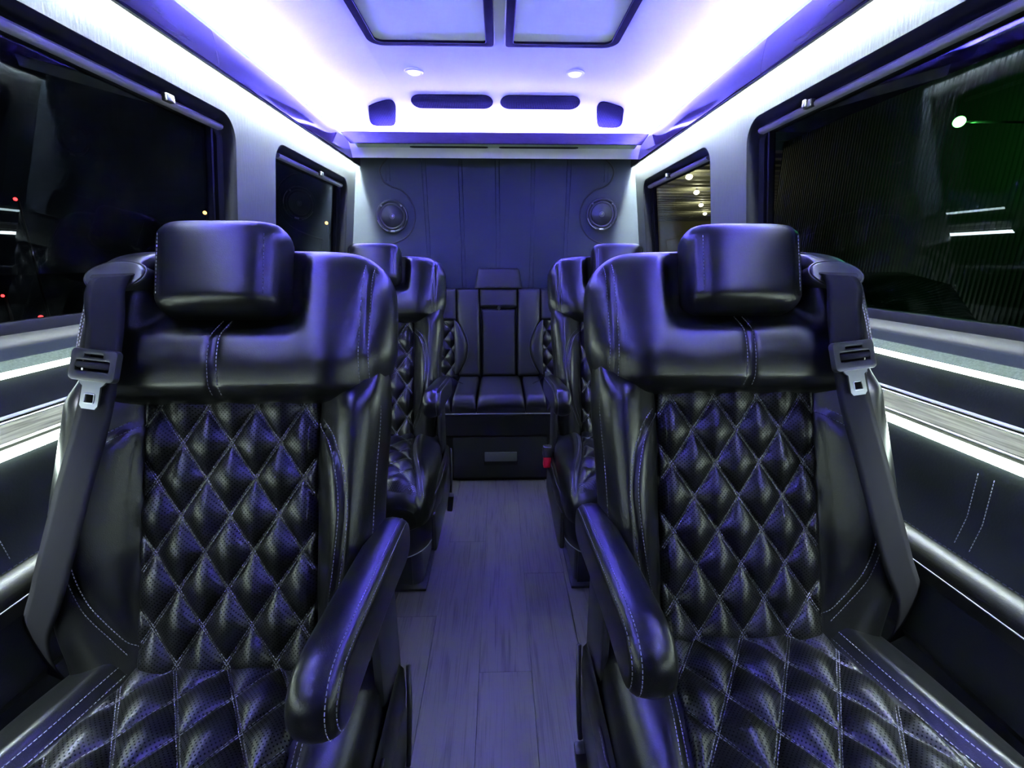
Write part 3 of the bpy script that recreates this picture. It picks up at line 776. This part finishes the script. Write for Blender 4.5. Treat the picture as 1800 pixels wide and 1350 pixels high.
    ol = arm_out(0); cyy = sum(p[0] for p in ol) / len(ol); czz = sum(p[1] for p in ol) / len(ol)
    def arm_ring(u, ins):
        res = []
        for i, (y, z) in enumerate(ol):
            a, b = ol[i - 1], ol[(i + 1) % len(ol)]; dy, dz = b[0] - a[0], b[1] - a[1]; L = sqrt(dy*dy + dz*dz)
            res.append(CP(u, y - dz / L * ins * -1 * -1, z + dy / L * ins))
        return res
    # outline runs rear->front over the top, so +normal (dy<0) points down: insets move inward
    rows = [arm_ring(ua, .016), arm_ring(ua + .003, .008), arm_ring(ua + .009, .003), arm_ring(ua + .018, .0005), arm_ring((ua + ub) / 2, -.001), arm_ring(ub - .018, .0005), arm_ring(ub - .010, .003), arm_ring(ub - .005, .006), arm_ring(ub - .0035, .009), arm_ring(ub - .001, .011), arm_ring(ub, .016)]
    vv, ff = loftmesh(rows); ar = me('armrest', vv, ff, LEATHER, t, auto=60)
    bm = bmesh.new(); bm.from_mesh(ar.data); bmesh.ops.recalc_face_normals(bm, faces=bm.faces); bm.to_mesh(ar.data); bm.free()
    st = []
    for u, ins in ((ub - .012, .0022), (ub - .0025, .010)):
        p = arm_ring(u, ins); p = p[6:54]; c = CP(u - .02, cyy, czz)
        ns = [(Vector((0, q_.y - cyy, (q_.z - czz) * 3)).normalized() + Vector((sgn * .5, 0, 0))).normalized() for q_ in p]
        st.append(stitch([q_ + n * .0008 for q_, n in zip(p, ns)], ns))
    o = me('armrest_stitching', *merge(st), THREAD, ar, smooth=False); o['kind'] = 'stuff'
    bm = bmesh.new(); bmbox(bm, (min(sgn*.245, sgn*.262), -.02, .36), (max(sgn*.245, sgn*.262), .10, .66), .008)
    bmobj('armrest_bracket', bm, PLASTIC, t)
    # -- recliner housing, lever, pedestal
    bm = bmesh.new(); lo, hi = sorted((sgn * .222, sgn * .262)); bmbox(bm, (lo, .02, .375), (hi, .085, .445), .010, 3)
    bmobj('recliner_housing', bm, SATIN, t)
    lo, hi = sorted((sgn * .255, sgn * .275))
    bm = bmesh.new(); bmbox(bm, (lo, -.36, .22), (hi, .07, .36), .01, 2)
    bmobj('side_rail', bm, PLASTIC, t)
    lev = me('recline_lever', *tube([CP(.280, .08, .40), CP(.284, .05, .33), CP(.283, .03, .26), CP(.281, .02, .23)], .005, 8), PLASTIC, t)
    bm = bmesh.new(); bmbox(bm, (-.012, -.013, -.040), (.012, .013, .040), .006, 2, Matrix.Translation(CP(.279, .012, .190)) @ Matrix.Rotation(.18, 4, 'X') @ Matrix.Rotation(sgn * .12, 4, 'Y'))
    bmobj('lever_grip', bm, SATIN, lev)
    ped = rrect(-.20, -.255, .20, .17, .03, 6)
    rows = [[CP(x, y, z) for x, y in ped] for z in (.001, .004, .30)]
    vv, ff = loftmesh(rows); pd = me('pedestal', vv, ff, PEDM, t, auto=40, flip=fl_)
    box('pedestal_plate', (-.19, -.2585, .01), (.165, -.2545, .28), SATIN, pd, .001)
    box('floor_track', (-.215, -.28, .0005), (.215, .20, .012), PLASTIC, pd, .003)
    # -- belt guide and belt on the window side
    uo, vo = -.166, .643
    lp = [(uo + .051 * cos(2*pi*k/40), vo + .026 * sin(2*pi*k/40)) for k in range(40)]
    gbase = bol_w(uo, .622) + .005
    gw = lambda u, v: gbase - .45 * (v - vo) - .10 * (abs(u) - abs(uo))
    rows = [[B(uo + (u - uo) * f_, vo + (v - vo) * f_, gw(uo + (u - uo) * f_, vo + (v - vo) * f_) + d) for u, v in lp] for f_, d in ((1.0, -.034), (1.0, .0), (.97, .003), (.90, .0042), (.5, .0045), (.05, .0045))]
    vv, ff = loftmesh(rows); g = me('belt_guide', vv, ff, SATIN, t, auto=50, flip=fl_)
    me('guide_groove', *tube([B(u + (u - uo) * .03, v + (v - vo) * .03, gw(u, v) - .001) for u, v in lp], .0022, 6, True), PLASTIC, g)
    slot = rrect(uo - .038, vo - .0065, uo + .038, vo + .001, .0036, 4)
    rows = [[B(u, v, gw(u, v) + d) for u, v in slot] for d in (-.001, .0052)]
    vv, ff = loftmesh(rows); me('slot', vv, ff, mat('slot_black_%d' % sgn, (.002, .002, .002), .8), g, auto=40, flip=fl_)
    # belt centre line in (u, v, w) with half width vector
    cl = [(uo + .004, vo - .003, gw(uo, vo) + .002), (uo + .005, vo - .010, gw(uo, vo - .010) + .0105), (-.158, .605, gw(uo, .605) + .011), (-.152, .56, max(.078, gw(uo, .58) + .004)), (-.152, .50, .084), (-.158, .44, .084), (-.168, .385, .084), (-.186, .31, .084), (-.207, .22, .082), (-.238, .14, .066), (-.285, .07, .03), (-.32, .0, -.02), (-.335, -.05, -.06)]
    cl = catmull(cl, 8)
    rows = []
    for i, c in enumerate(cl):
        a, b = cl[max(i - 1, 0)], cl[min(i + 1, len(cl) - 1)]
        du, dv = b[0] - a[0], b[1] - a[1]; L = sqrt(du*du + dv*dv); hwid = .0325; q_ = i / (len(cl) - 1)
        k1 = smooth(.0, .08, q_)
        nx, nv_ = -dv / L * k1 + 1 * (1 - k1), du / L * k1
        tw = .006 * smooth(.1, .4, q_)
        rows.append([B(c[0] + nx * hwid * e, c[1] + nv_ * hwid * e, c[2] + d + tw * e) for e, d in ((-1, 0), (-.6, .0010), (-.55, .0005), (-.2, .001), (-.15, .0005), (.15, .001), (.2, .0005), (.55, .001), (.6, .0005), (1, 0), (.6, -.0012), (-.6, -.0012))])
    vv, ff = loftmesh(rows); bl = me('seat_belt', vv, ff, BELTM, t, auto=None)
    bm = bmesh.new(); bm.from_mesh(bl.data); bmesh.ops.recalc_face_normals(bm, faces=bm.faces); bm.to_mesh(bl.data); bm.free()
    # latch plate: frame with openings, steel tongue
    cu_, cv_, cw_ = -.155, .492, .083; tilt = -.12
    def LP(x, y, d):
        xx = x * cos(tilt) - y * sin(tilt); yy = x * sin(tilt) + y * cos(tilt)
        return B(cu_ + xx, cv_ + yy, cw_ + .004 + d + .006 * x / .03)
    pl = plate('latch_plate', [rrect(-.042, -.025, .042, .024, .008, 5), rrect(-.030, -.010, .030, .006, .002, 2), rrect(-.017, .0115, .017, .0155, .001, 2)], .011, LP, SATIN, bl, bev=.003)
    vv, ff = tube([LP(-.030, -.001, .006), LP(.030, -.001, .006)], .0052, 10); me('roller', vv, ff, BELTM, bl)
    plate('latch_tongue', [[(-.027, -.022), (.027, -.022), (.022, -.029), (.0165, -.033), (.0165, -.062), (.012, -.067), (-.012, -.067), (-.0165, -.062), (-.0165, -.033), (-.022, -.029)], rrect(-.0085, -.058, .0085, -.044, .002, 2)], .003, lambda x, y, d: LP(x, y, d + .003), STEEL, bl)
    lp = rrect(-.0085, -.058, .0085, -.044, .002, 3)
    me('tongue_rim', *tube([LP(x, y, .0062) for x, y in lp], .0011, 6, True), STEEL, bl)
    return t

FLX, FLY = -.449, .625; FRX, FRY = .446, .665
sL = captain_seat(1, (FLX, FLY, 0), 'large black quilted captain seat nearest on the left, lit blue, belt over its shoulder')
sR = captain_seat(-1, (FRX, FRY, 0), 'large black quilted captain seat nearest on the right, belt over its shoulder')
s2 = copy_tree(sL); s2.location = (-.475, 1.67, 0); s2['label'] = 'black quilted captain seat behind the near left one, lever hanging at its aisle side'
s3 = copy_tree(sR); s3.location = (.478, 1.67, 0); s3['label'] = 'black quilted captain seat behind the near right one, red buckle at its aisle side'
for o in list(s3.children):      # this one shows its buckle rather than the hanging lever
    if o.name.startswith('recline_lever'):
        for c in list(o.children): bpy.data.objects.remove(c)
        bpy.data.objects.remove(o)
bk = box('belt_buckle', (-.306, -.085, .425), (-.272, -.055, .470), SATIN, s3, .005)
b2 = box('red_button', (-.304, -.0875, .385), (-.276, -.056, .428), RED, bk, .004); b2['label'] = 'red release button'
me('buckle_stalk', *tube([(-.285, -.06, .40), (-.28, -.03, .36), (-.27, 0, .33)], .006, 8), PLASTIC, bk)

# ================================================================== REAR BENCH
SGN = 1
bn = thing('rear_bench', 'black leather three-place bench against the rear wall behind both pairs of seats', 'bench', (0, 2.22, 0))
bn_o = Vector((0, 2.22, 0))
BA = atan(.17); 
def BB_(u, v, w): return Vector((u, v * sin(BA) - w * cos(BA), v * cos(BA) + w * sin(BA))) + Vector((.006, 2.66, .475)) - bn_o
def bench_back(u0, u1, v0, v1, name, fw, rc=.02, parent=bn, tk=.07, m=BENCHL, nu=34, nv=40, extra=None):
    rows = []
    cu, hw = (u0 + u1) / 2, (u1 - u0) / 2
    for j in range(nv + 1):
        q = .5 - .5 * cos(pi * j / nv); v = v0 + (v1 - v0) * q; d = min(v - v0, v1 - v)
        k = sqrt(max(0, 1 - ((rc - d) / rc) ** 2)) if d < rc else 1
        lp = []
        for i in range(nu):
            t = 2 * pi * i / nu; c, s_ = cos(t), sin(t)
            u = cu + (hw - .25 * rc * (1 - k)) * math.copysign(abs(c) ** (2 / 7), c)
            w = math.copysign(abs(s_) ** (2 / 3.2), s_)
            w = (fw - tk / 2) + tk / 2 * max(k, .05) * w + ((extra(u, v) if extra and s_ > 0 else 0))
            lp.append(BB_(u, v, w))
        rows.append(lp)
    vv, ff = loftmesh(rows); o = me(name, vv, ff, m, parent)
    bm = bmesh.new(); bm.from_mesh(o.data); bmesh.ops.recalc_face_normals(bm, faces=bm.faces); bm.to_mesh(o.data); bm.free()
    return o
# centre place: frame pads around a fold-down armrest
bench_back(-.245, -.112, 0, .52, 'back_pad', .030, extra=lambda u, v: .012 * smooth(-.245, -.18, u) * smooth(.5, .4, v))
bench_back(.112, .245, 0, .52, 'back_pad', .030, extra=lambda u, v: .012 * smooth(.245, .18, u) * smooth(.5, .4, v))
bench_back(-.113, .113, .405, .52, 'back_pad', .034)
fa = bench_back(-.103, .103, .0, .402, 'fold_down_armrest', .020, rc=.016)
bm = bmesh.new(); bmbox(bm, (-.010, -.010, -.009), (.010, .008, .009), .003, 2, Matrix.Translation(BB_(.002, .404, .034)) @ Matrix.Rotation(.5, 4, 'Y'))
bmbox(bm, (-.0035, -.004, -.02), (.0035, .004, .0), .0015, 1, Matrix.Translation(BB_(.002, .400, .032)))
o = bmobj('pull_strap', bm, SATIN, fa)
for sg in (-1, 1):
    x0, x1 = sorted((sg * .247, sg * .735))
    # outer place: shoulder pad above, quilted panel, curved side bolster next to the centre
    bench_back(x0, x1, .33, .52, 'back_pad', .036)
    bench_back(x0, x1, 0, .345, 'back_panel', -.005)
    nu, nv = 110, 80; vs, uv = [], []
    for j in range(nv):
        v = .0 + .332 * j / (nv - 1)
        for i in range(nu):
            u = x0 + .004 + (x1 - x0 - .008) * i / (nu - 1); vs.append(BB_(u, v, .001 + quilt_h(u, v, .0815, .11, .012))); uv.append((u, v))
    q = me('quilted_back_panel', vs, gridfaces(nu, nv), PERF, bn, uv=uv)
    st = []
    for path in quilt_lines(lambda v: x0 + .006, lambda v: x1 - .006, .005, .328, .0815, .11):
        st.append(surf_stitch(lambda u, v: .0014 + quilt_h(u, v, .0815, .11, .012), BB_, path, Vector((0, -1, 0))))
    o = me('quilt_stitching', *merge(st), THREAD, q, smooth=False); o['kind'] = 'stuff'
    # crescent between centre and outer place
    rows = []
    for v in seq(.012, .335, 40):
        k = sin(pi * (v - .012) / .323) ** .8; lp = []
        ui, uo_ = sg * (.258 - .070 * k - .002), sg * (.262)
        for i in range(24):
            t = 2 * pi * i / 24; c = (ui + uo_) / 2 + (ui - uo_) / 2 * math.copysign(abs(cos(t)) ** .8, cos(t))
            lp.append(BB_(c, v, .034 + (.020 * k + .006) * sin(t)))
        rows.append(lp)
    vv, ff = loftmesh(rows); o = me('side_bolster', vv, ff, BENCHL, bn)
    bm = bmesh.new(); bm.from_mesh(o.data); bmesh.ops.recalc_face_normals(bm, faces=bm.faces); bm.to_mesh(o.data); bm.free()
    pth = [(sg * (.256 - .068 * sin(pi * (v - .012) / .323) ** .8 - .010), v) for v in seq(.02, .325, 50)]
    o2 = me('bolster_stitching', *merge([surf_stitch(lambda u, v: .0435, BB_, pth, Vector((0, -1, 0)))]), THREAD, o, smooth=False); o2['kind'] = 'stuff'
# headrests: trapezoid pads
for cx, wd, hgt, nm in ((.0, .141, .118, 0), (-.46, .145, .15, 1), (.46, .145, .15, 2)):
    rows = []; v0, v1 = .518, .518 + hgt
    for j in range(25):
        q = .5 - .5 * cos(pi * j / 24); v = v0 + (v1 - v0) * q; d = min(v - v0 + .01, v1 - v); rc = .018
        k = sqrt(max(0, 1 - ((rc - d) / rc) ** 2)) if d < rc else 1
        a = wd - .020 * q - .008 * (1 - k); lp = []
        for i in range(40):
            t = 2 * pi * i / 40; c, s_ = cos(t), sin(t); u = a * math.copysign(abs(c) ** (2 / 6), c)
            w = .002 + .038 * max(k, .06) * math.copysign(abs(s_) ** (2 / 2.8), s_)
            if s_ > .2: w -= .003 * exp(-((v - (v1 - .018 - .012 * (u / a) ** 2)) / .003) ** 2)
            lp.append(BB_(cx + u, v, w))
        rows.append(lp)
    vv, ff = loftmesh(rows); o = me('headrest', vv, ff, BENCHL, bn)
    bm = bmesh.new(); bm.from_mesh(o.data); bmesh.ops.recalc_face_normals(bm, faces=bm.faces); bm.to_mesh(o.data); bm.free()
# cushions
def bench_cushion(x0, x1, name):
    rows = []; cx, hw = (x0 + x1) / 2, (x1 - x0) / 2
    for j in range(33):
        q = j / 32; y = .0 + .455 * (1 - cos(pi / 2 * q)); d = y; rc = .055
        k = sqrt(max(0, 1 - ((rc - d) / rc) ** 2)) if d < rc else 1
        zt, zb = .478 - .055 * (1 - k) , .385; lp = []
        for i in range(37):
            c = sin((i / 36 - .5) * pi) * .6 + .4 * (2 * i / 36 - 1); u = cx + hw * c
            lp.append(Vector((u + .006, y + .005, zb + (zt - zb) * (1 - abs(c) ** 8) ** (1 / 3))))
        for c in (.99, .5, 0, -.5, -.99): lp.append(Vector((cx + hw * c + .006, y + .005 + .01 * (1 - k), zb - .02)))
        rows.append(lp)
    vv, ff = loftmesh(rows); o = me(name, vv, ff, BENCHL, bn)
    bm = bmesh.new(); bm.from_mesh(o.data); bmesh.ops.recalc_face_normals(bm, faces=bm.faces); bm.to_mesh(o.data); bm.free()
    return o
bench_cushion(-.118, .135, 'seat_cushion')
for sg in (-1, 1):
    a, b = ((-.245, -.119) if sg < 0 else (.136, .245)); bench_cushion(a, b, 'seat_cushion')
    a, b = ((-.735, -.246) if sg < 0 else (.246, .735)); bench_cushion(a, b, 'seat_cushion')
me('cushion_piping', *tube([(-.735, .003, .385), (.745, .003, .385)], .0035, 8), GREYPL, bn)
box('seat_skirt', (-.735, .01, .262), (.745, .05, .378), BENCHL, bn, .006)
bs = box('base_box', (-.735, .025, .001), (.745, .44, .36), mat('bench_base', (.014, .015, .019), .5), bn, .004)
dr = box('drawer', (-.238, .012, .020), (.256, .030, .252), SATIN, bn, .003)
o = box('drawer_handle', (-.073, .002, .118), (.098, .013, .170), GREYPL, dr, .003); o['label'] = 'flat grey pull'
box('handle_recess', (-.078, .0095, .094), (.103, .0125, .120), PLASTIC, dr, .001)
# lap belt ends on the bench
for sg in (-1, 1):
    p = catmull([(sg * .30, .40, .492), (sg * .265, .33, .496), (sg * .235, .27, .492), (sg * .20, .235, .486)], 6)
    rows = [[Vector(q) + Vector((sg * .4, .9, 0)).normalized() * e * .02 + Vector((0, 0, d)) for e, d in ((-1, 0), (1, 0), (1, .002), (-1, .002))] for q in p]
    v, f = loftmesh(rows); bb = me('lap_belt', v, f, BELTM, bn, auto=40)
    if sg > 0:
        o = box('belt_tongue', (-.012, -.008, 0), (.012, .008, .028), STEEL, bb, .002, loc=(.285, .33, .498))

# ================================================================== OUTSIDE, SEEN THROUGH THE GLASS
ASPH = mat('asphalt', (.03, .03, .032), .85, bump=(30, .3, .01, (1, 1, 1)))
struct(me('ground', [(-60, -40, -.62), (60, -40, -.62), (60, 90, -.62), (-60, 90, -.62)], [(0, 1, 2, 3)], ASPH, smooth=False))
gy = mat('yellowed_wall', (.42, .40, .22), .8)
gar = thing('parking_shelter', 'open shelter with a ribbed ceiling and yellow wall beyond the right rear window', 'shelter', (13, 30, -.62))
def G(x, y, z): return (x - 13, y - 30, z + .62)
box('back_wall', G(5, 30, -.62), G(24, 30.3, 3.7), gy, gar)
box('ceiling_deck', G(3.5, 10.9, 3.7), G(24, 30, 3.85), mat('deck_metal', (.20, .20, .17), .7), gar)
beam = box('ceiling_rib', (-11, -.14, -.20), (9.5, .14, 0), mat('rib_metal', (.30, .30, .24), .6), gar, loc=G(14.5, 11.1, 3.7))
k = 11.85
while k < 30:
    o = beam.copy(); COL.objects.link(o); o.location = G(14.5, k, 3.7); k += .75
for i, (x, y) in enumerate(((5.36, 13.7), (6.84, 16.7), (8.6, 20.4), (10.4, 24.1), (15.85, 27.25))):
    t = thing('shelter_lamp', 'small warm lamp under the ribbed shelter ceiling, ' + ['nearest of the slanting row', 'second of the slanting row', 'third of the slanting row', 'farthest of the slanting row', 'alone in the big right window'][i], 'lamp', (x, y, 3.40), 'shelter lamps')
    bm = bmesh.new(); bmesh.ops.create_uvsphere(bm, u_segments=12, v_segments=8, radius=.10)
    for v in bm.verts: v.co.z *= .7
    bmobj('bulb', bm, MATS.get('warm_bulb') or emit('warm_bulb', (1, .88, .5), 12), t)
    ld = bpy.data.lights.new('shelter_light', 'POINT'); ld.energy = 70; ld.color = (1, .9, .5); ld.shadow_soft_size = .08
    lo_ = bpy.data.objects.new('shelter_light', ld); lo_.location = (0, 0, -.12); put(lo_, t)
    me('stem', *tube([(0, 0, .08), (0, 0, .30)], .03, 8), PLASTIC, t)
# ribbed metal fence wall on the right, with a green lamp over it and a dark car before it
cw = []
n = 170
for i in range(n):
    y0_ = -.5 + i * .067
    cw += [(y0_, 0), (y0_ + .024, 0), (y0_ + .031, .018), (y0_ + .055, .018), (y0_ + .062, 0)]
vv = [(6.3 + d, y, z) for z in (-.62, 3.65) for y, d in cw]
cwm = mat('corrugated_steel', (.09, .10, .10), .6)
rib = me('corrugated_fence', vv, gridfaces(len(cw), 2), cwm, smooth=False, flip=True); struct(rib)
t = thing('green_lamp', 'bright green lamp glowing outside the big right window', 'lamp', (5.13, 5.5, 2.63))
bm = bmesh.new(); bmesh.ops.create_uvsphere(bm, u_segments=16, v_segments=10, radius=.055); bmobj('bulb', bm, emit('green_bulb', (.12, 1, .12), 60), t)
gl = bpy.data.lights.new('green_light', 'POINT'); gl.energy = 11; gl.color = (.1, 1, .12); gl.shadow_soft_size = .05
go = bpy.data.objects.new('green_light', gl); go.location = (.15, 0, -.02); put(go, t)
me('bracket', *tube([(1.15, 0, .0), (.05, 0, .0)], .012, 8), PLASTIC, t)
pl = bpy.data.lights.new('fence_fill', 'POINT'); pl.energy = 12; pl.color = (.75, 1, .7); pl.shadow_soft_size = .2  # added point light without a fixture, brightens the fence behind the car
po = bpy.data.objects.new('fence_fill', pl); po.location = (6.0, 6.9, .25); COL.objects.link(po)
def car(loc, rz, label):
    t = thing('parked_car', label, 'car', loc); t.rotation_euler = (0, 0, rz)
    sect = [(-2.2, .35, .62, .70), (-2.1, .25, .80, .80), (-1.6, .2, .88, .86), (-.9, .2, .92, .88), (0, .2, .93, .9), (.9, .2, .95, .9), (1.7, .2, .98, .88), (2.1, .25, .95, .82), (2.25, .4, .8, .72)]
    rows = []
    for x, z0_, z1_, hw in sect:
        rows.append([(x, hw * c_, z) for c_, z in ((.9, z0_), (1, z0_ + .12), (1, z1_ - .15), (.93, z1_), (-.93, z1_), (-1, z1_ - .15), (-1, z0_ + .12), (-.9, z0_))])
    pnt = MATS.get('black_car_paint') or mat('black_car_paint', (.006, .006, .008), .12, coat=.5)
    v, f = loftmesh(rows); me('body', v, f, pnt, t, auto=40)
    rows = [[(x, hw * c_, z) for c_, z in ((1, z0_), (.92, z1_ - .03), (.75, z1_), (-.75, z1_), (-.92, z1_ - .03), (-1, z0_))] for x, z0_, z1_, hw in ((-.95, .9, .93, .80), (-.35, .9, 1.52, .74), (.2, .9, 1.62, .72), (1.0, .9, 1.58, .72), (1.75, .93, 1.08, .76), (2.0, .93, .97, .76))]
    v, f = loftmesh(rows); me('cabin', v, f, MATS.get('car_glass') or mat('car_glass', (.004, .005, .006), .06), t, auto=40)
    for x in (-1.35, 1.4):
        for y in (-.8, .8):
            v, f = tube([(x, y - .1, .33), (x, y + .1, .33)], .33, 24); me('wheel', v, f, PLASTIC, t, auto=40)
car((4.7, 5.75, -.62), 1.52, 'black car parked before the ribbed fence outside the big right window')
# far signal lamps on the left, each on its own post
def far_lamp(x, y, z, col_, r, label, power):
    t = thing('signal_lamp', label, 'lamp', (x, y, z), 'far lamps on the left')
    bm = bmesh.new(); bmesh.ops.create_uvsphere(bm, u_segments=12, v_segments=8, radius=r)
    key = 'lamp_%s' % ('red' if col_[1] < .2 else 'amber')
    bmobj('bulb', bm, MATS.get(key) or emit(key, col_, power), t)
    me('post', *tube([(0, r * 1.5, -z - .62), (0, r * 1.5, -r * .2), (0, r * .5, 0)], .03, 6), PLASTIC, t)
RD, AM = (1, .02, .02), (1, .42, .08)
far_lamp(-13.477, 14, 2.79, RD, .045, 'red lamp high outside the left window, top one at the frame edge', 22)
far_lamp(-9.554, 9.8, -.007, RD, .045, 'red lamp low outside the left window, beside the near left seat', 22)
far_lamp(-10.62, 10.2, .41, RD, .03, 'red lamp at the very left edge of the picture, outside the window', 22)
far_lamp(-11.916, 20, 3.0, AM, .07, 'amber lamp seen through the rear end of the big left window', 16)
far_lamp(-8.833, 25, 2.984, AM, .08, 'amber lamp seen through the small left rear window', 16)
